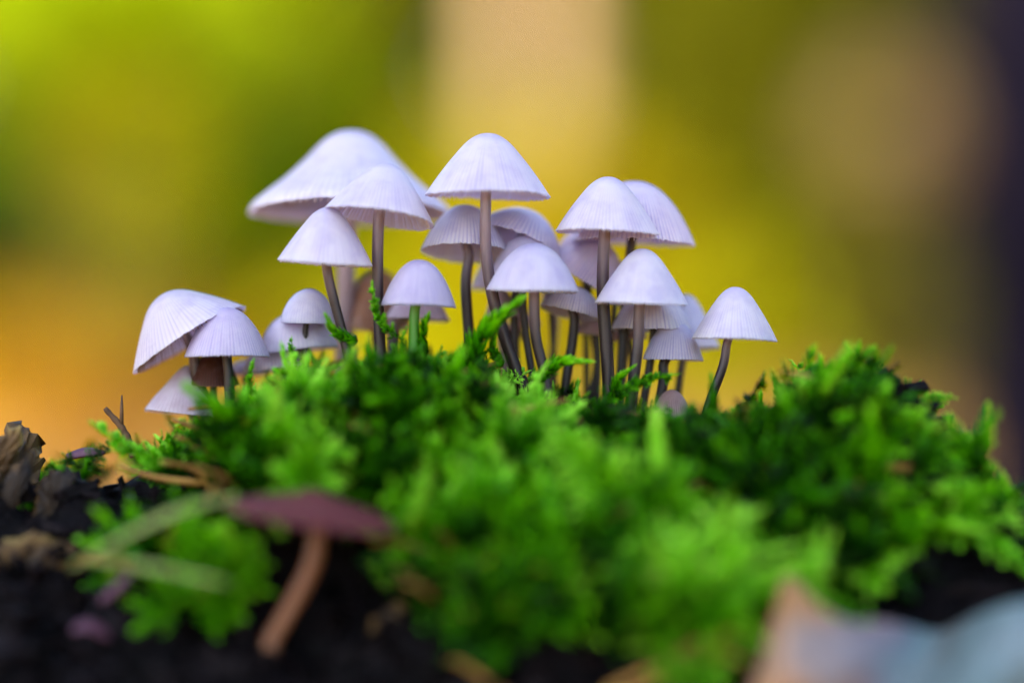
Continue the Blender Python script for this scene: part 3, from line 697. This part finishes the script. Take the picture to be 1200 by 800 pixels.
m('cap with dark olive gills showing, between the front centre cap and its right neighbour', (668, 368), 37, 34, 14, 7, .006, [(673, 374), (671, 400), (663, 450)], 12, 'hemi', 'cap', 'stem_dark', (.9, .86, .9), seed=28, ridges=50, gills='gills_brown')
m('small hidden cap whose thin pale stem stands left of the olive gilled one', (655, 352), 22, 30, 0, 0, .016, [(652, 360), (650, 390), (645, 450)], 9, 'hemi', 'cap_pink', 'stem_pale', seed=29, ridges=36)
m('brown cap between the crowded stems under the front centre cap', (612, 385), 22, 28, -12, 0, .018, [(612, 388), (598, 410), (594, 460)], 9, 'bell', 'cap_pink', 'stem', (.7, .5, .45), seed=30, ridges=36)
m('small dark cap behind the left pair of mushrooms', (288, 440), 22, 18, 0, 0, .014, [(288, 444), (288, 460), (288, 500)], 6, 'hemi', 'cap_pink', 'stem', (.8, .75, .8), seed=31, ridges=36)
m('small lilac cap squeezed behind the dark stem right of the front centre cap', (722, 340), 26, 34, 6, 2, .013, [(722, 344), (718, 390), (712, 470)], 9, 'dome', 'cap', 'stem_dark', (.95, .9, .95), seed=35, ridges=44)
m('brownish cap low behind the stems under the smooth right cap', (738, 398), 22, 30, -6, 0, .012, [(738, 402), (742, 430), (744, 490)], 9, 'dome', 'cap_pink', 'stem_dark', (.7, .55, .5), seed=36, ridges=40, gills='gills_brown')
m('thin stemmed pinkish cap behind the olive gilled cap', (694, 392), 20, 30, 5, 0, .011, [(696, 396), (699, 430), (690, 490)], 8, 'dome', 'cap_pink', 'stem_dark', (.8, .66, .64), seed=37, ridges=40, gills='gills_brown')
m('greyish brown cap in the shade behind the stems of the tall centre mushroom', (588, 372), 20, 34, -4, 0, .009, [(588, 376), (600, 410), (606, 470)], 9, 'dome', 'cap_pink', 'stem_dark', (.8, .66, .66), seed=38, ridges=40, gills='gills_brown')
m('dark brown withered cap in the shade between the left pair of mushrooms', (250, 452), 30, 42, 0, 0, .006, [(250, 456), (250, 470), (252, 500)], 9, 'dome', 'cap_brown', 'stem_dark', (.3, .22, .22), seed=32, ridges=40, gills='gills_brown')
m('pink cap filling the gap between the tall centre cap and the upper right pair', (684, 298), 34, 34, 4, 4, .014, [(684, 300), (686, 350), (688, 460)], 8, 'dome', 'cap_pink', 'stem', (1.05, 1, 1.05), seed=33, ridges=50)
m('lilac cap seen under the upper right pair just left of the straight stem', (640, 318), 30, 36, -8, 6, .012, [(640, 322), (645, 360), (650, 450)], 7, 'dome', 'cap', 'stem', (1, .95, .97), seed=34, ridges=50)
# the old one in front, far out of focus
mushroom('blurred purple brown mushroom with a flat pointed cap in the foreground', (366, 603), 100, 30, 8, -4, -.031, [(372, 625), (362, 670), (325, 738), (318, 750)], 21, 'flat', 'cap_pink', 'stem_orange', (.27, .085, .08), ridges=50, gills='gills_brown', seed=40, group='foreground mushroom')

# ------------------------------------------------------------------ small things lying about
def leaf_thing(name, label, cat, pts, width, mat, roll=0, cup=.25, n=18):
    """a blade or leaf: a curved strip of real thickness with a keel"""
    path = catmull([np.array(P(*q)) for q in pts], n); base = path[0].copy(); path -= base
    T = np.gradient(path, axis=0); T /= np.linalg.norm(T, axis=1)[:, None]
    up = np.array([math.sin(roll), -.3, math.cos(roll)])
    V = []; th = width*.06
    for i in range(n):
        s = np.cross(T[i], up); s /= np.linalg.norm(s); nn = np.cross(s, T[i])
        u = i/(n-1); w = width*.5*max(.02, math.sin(PI*min(1, .08+.92*u))**.6)
        for q in (-1, -.5, 0, .5, 1): V.append(path[i]+s*w*q+nn*(cup*w*q*q+th))
        for q in (1, .5, 0, -.5, -1): V.append(path[i]+s*w*q+nn*(cup*w*q*q-th))
    F = [(i*10+j, i*10+(j+1) % 10, (i+1)*10+(j+1) % 10, (i+1)*10+j) for i in range(n-1) for j in range(10)]
    o = mesh_np(name, np.array(V), np.array(F), M[mat]); o.location = base
    return props(o, label, cat)
def twig(label, pts, r0, r1, mat='twig', side=True):
    path = catmull([np.array(P(*q)) for q in pts], 22); base = path[0].copy()
    A = Acc(); V, F, tt = tube_np(path-base, np.linspace(r0, r1, 22)*(1+.12*np.sin(np.arange(22)*1.7)), 9, .06); A.add(V, F)
    if side:
        p = path[12]-base; d = (path[14]-path[10]); d = d/np.linalg.norm(d); e = p+d*.002+np.array([.0012, 0, .0022])
        V, F, tt = tube_np([p, (p+e)/2+[0, 0, .0002], e], [r1*.9, r1*.7, r1*.3], 6); A.add(V, F)
    o = A.build('twig', M[mat]); o.location = base; return props(o, label, 'twig')
twig('thin dark twig sticking up at the left of the moss', [(158, 535, .000), (145, 505, .000), (123, 478, .000)], .00055, .0003)
twig('brown twig slanting through the moss beside the foreground mushroom', [(455, 612, -0.0204), (490, 575, -0.0184), (535, 545, -0.0153)], .0010, .0006)
twig('orange brown dead stalk lying in the moss at the right', [(850, 700, -0.0265), (870, 645, -0.0244), (880, 600, -0.0224)], .0013, .0008)
twig('short reddish brown stalk between the upper right caps', [(685, 296, .012), (684, 284, .012), (682, 268, .012)], .0005, .00025, side=False)
twig('grey brown stalk lying in the moss at the bottom right of centre', [(745, 800, -0.0337), (790, 745, -0.0306), (840, 715, -0.0285)], .0014, .0008)
leaf_thing('grass_blade', 'pale green blade lying from the void to the foreground mushroom', 'grass blade', [(85, 664, -.034), (150, 628, -.036), (215, 598, -.036), (280, 582, -.032)], .0019, 'blade')
leaf_thing('grass_blade', 'dull yellow blade lying below the pale green one', 'grass blade', [(110, 655, -.037), (190, 668, -.040), (270, 684, -.041)], .0014, 'blade')
leaf_thing('fallen_leaf', 'small pink leaf lying at the left end of the moss', 'leaf', [(78, 533, -0.0010), (100, 526, -0.0010), (124, 530, -0.0010)], .0024, 'petal', cup=-.4)
leaf_thing('fallen_leaf', 'small purple leaf in the shade below the blades', 'leaf', [(118, 705, -0.0281), (138, 690, -0.0281), (155, 672, -0.0281)], .0022, 'petal')
leaf_thing('fallen_leaf', 'dull red leaf at the lower left', 'leaf', [(85, 738, -0.0296), (105, 735, -0.0296), (128, 748, -0.0296)], .0026, 'petal')

# splintered wood at the left edge
sw = props(empty('splintered_wood', P(10, 640, -.012)), 'jagged brown splinters of the stump at the left edge', 'wood')
b = np.array(P(10, 640, -.012)); r = np.random.default_rng(4)
def shard(pts, dy, th, seed):
    rr_ = np.random.default_rng(seed); out = []
    for a, b_ in zip(pts, pts[1:]+pts[:1]):
        L0 = math.hypot(b_[0]-a[0], b_[1]-a[1]); n = max(2, int(L0/5))
        for q in range(n):
            u = q/n; out.append((a[0]+(b_[0]-a[0])*u+rr_.normal()*1.6, a[1]+(b_[1]-a[1])*u+rr_.normal()*1.6))
    out = np.array(out); c = out.mean(0); n = len(out); V = []
    for lay, (sc_, dd) in enumerate([(0, -1.25), (.5, -1.2), (.85, -1), (1, -.4), (1, .4), (.85, 1), (0, 1.2)]):
        for q in out:
            p_ = c+(q-c)*sc_; V.append(np.array(P(p_[0], p_[1], dy+dd*th))+rr_.normal(size=3)*th*.13-b)
    F = [(l*n+k, l*n+(k+1) % n, (l+1)*n+(k+1) % n, (l+1)*n+k) for l in range(6) for k in range(n)]
    mesh_np('splinter', np.array(V), np.array(F), M['wood'], sw, False)
shard([(-60, 700), (-70, 520), (-30, 512), (-12, 516), (6, 508), (22, 500), (34, 504), (44, 514), (48, 545), (52, 590), (70, 640), (60, 700)], .000, .003, 1)
shard([(-60, 620), (-50, 530), (-20, 512), (4, 508), (20, 500), (28, 512), (6, 560), (-10, 610)], -.006, .0012, 2)
shard([(-40, 700), (-30, 600), (-5, 575), (18, 548), (34, 530), (38, 545), (22, 585), (10, 640), (0, 700)], -.009, .0014, 3)
shard([(38, 640), (44, 570), (60, 552), (80, 548), (90, 560), (82, 590), (66, 600), (60, 640)], -.008, .001, 4)
shard([(-80, 760), (-60, 660), (-10, 640), (40, 625), (90, 640), (70, 690), (10, 740)], -.016, .002, 5)
shard([(430, 730), (470, 700), (500, 720), (480, 760), (440, 770)], -.026, .0015, 7)
# pale curled leaf at the bottom right
def big_leaf():
    m_, nt, bb = nodes('pale_leaf')
    n = noise(nt, 45, 5, .6)
    tc = nt.nodes.new('ShaderNodeTexCoord'); sp = nt.nodes.new('ShaderNodeSeparateXYZ'); nt.links.new(tc.outputs['Object'], sp.inputs[0])
    ad = nt.nodes.new('ShaderNodeMath'); ad.operation = 'ADD'; nt.links.new(mul(nt, sp.outputs[0], 28), ad.inputs[0]); nt.links.new(n, ad.inputs[1])
    c = ramp(nt, [(.30, (.46, .17, .03)), (.66, (.42, .20, .08)), (.88, (.17, .14, .17)), (1, (.09, .15, .16))], ad.outputs[0])
    n3 = noise(nt, 160, 4, .7); c = mixc(nt, c, (.34, .38, .38), mr(nt, n, .5, .75, 0, .5)); c = mixc(nt, c, (.10, .07, .06), mr(nt, n3, .52, .7, 0, .7)); nt.links.new(c, bb.inputs['Base Color']); bb.inputs['Roughness'].default_value = .5
    bump(nt, bb, n, .002, .6)
    base = np.array(P(880, 800, -.040)); nu, nv = 60, 26; V = []
    topx = [870, 900, 918, 960, 1000, 1050, 1100, 1150, 1200, 1300, 1450]; topy = [790, 702, 664, 706, 724, 732, 732, 722, 704, 690, 700]
    for s_ in (1, -1):
        for i in range(nu):
            u = i/(nu-1); px = 872+u*560
            for j in range(nv):
                v = j/(nv-1); ty = np.interp(px, topx, topy)
                py = ty+v*170; dy = -.039-.012*v-.006*math.sin(v*PI)+.004*math.sin(px*.03+v*3)
                q = np.array(P(px, py, dy)); q[2] += 0.0003*math.sin(px*.05+v*4)+.0007*float(vn(px*.02, v*5)); q[1] += s_*.00012
                V.append(q-base)
    F = []; N_ = nu*nv
    for i in range(nu-1):
        for j in range(nv-1):
            a = i*nv+j; F.append((a, a+1, a+nv+1, a+nv)); F.append((N_+a, N_+a+nv, N_+a+nv+1, N_+a+1))
    for i in range(nu-1): F.append((i*nv, (i+1)*nv, N_+(i+1)*nv, N_+i*nv)); F.append((i*nv+nv-1, N_+i*nv+nv-1, N_+(i+1)*nv+nv-1, (i+1)*nv+nv-1))
    for j in range(nv-1): F.append((j, N_+j, N_+j+1, j+1)); a = (nu-1)*nv+j; F.append((a, a+1, N_+a+1, N_+a))
    o = mesh_np('fallen_leaf', np.array(V), np.array(F), m_); o.location = base
    props(o, 'large curled pale blue and peach leaf across the bottom right corner', 'leaf')
big_leaf()
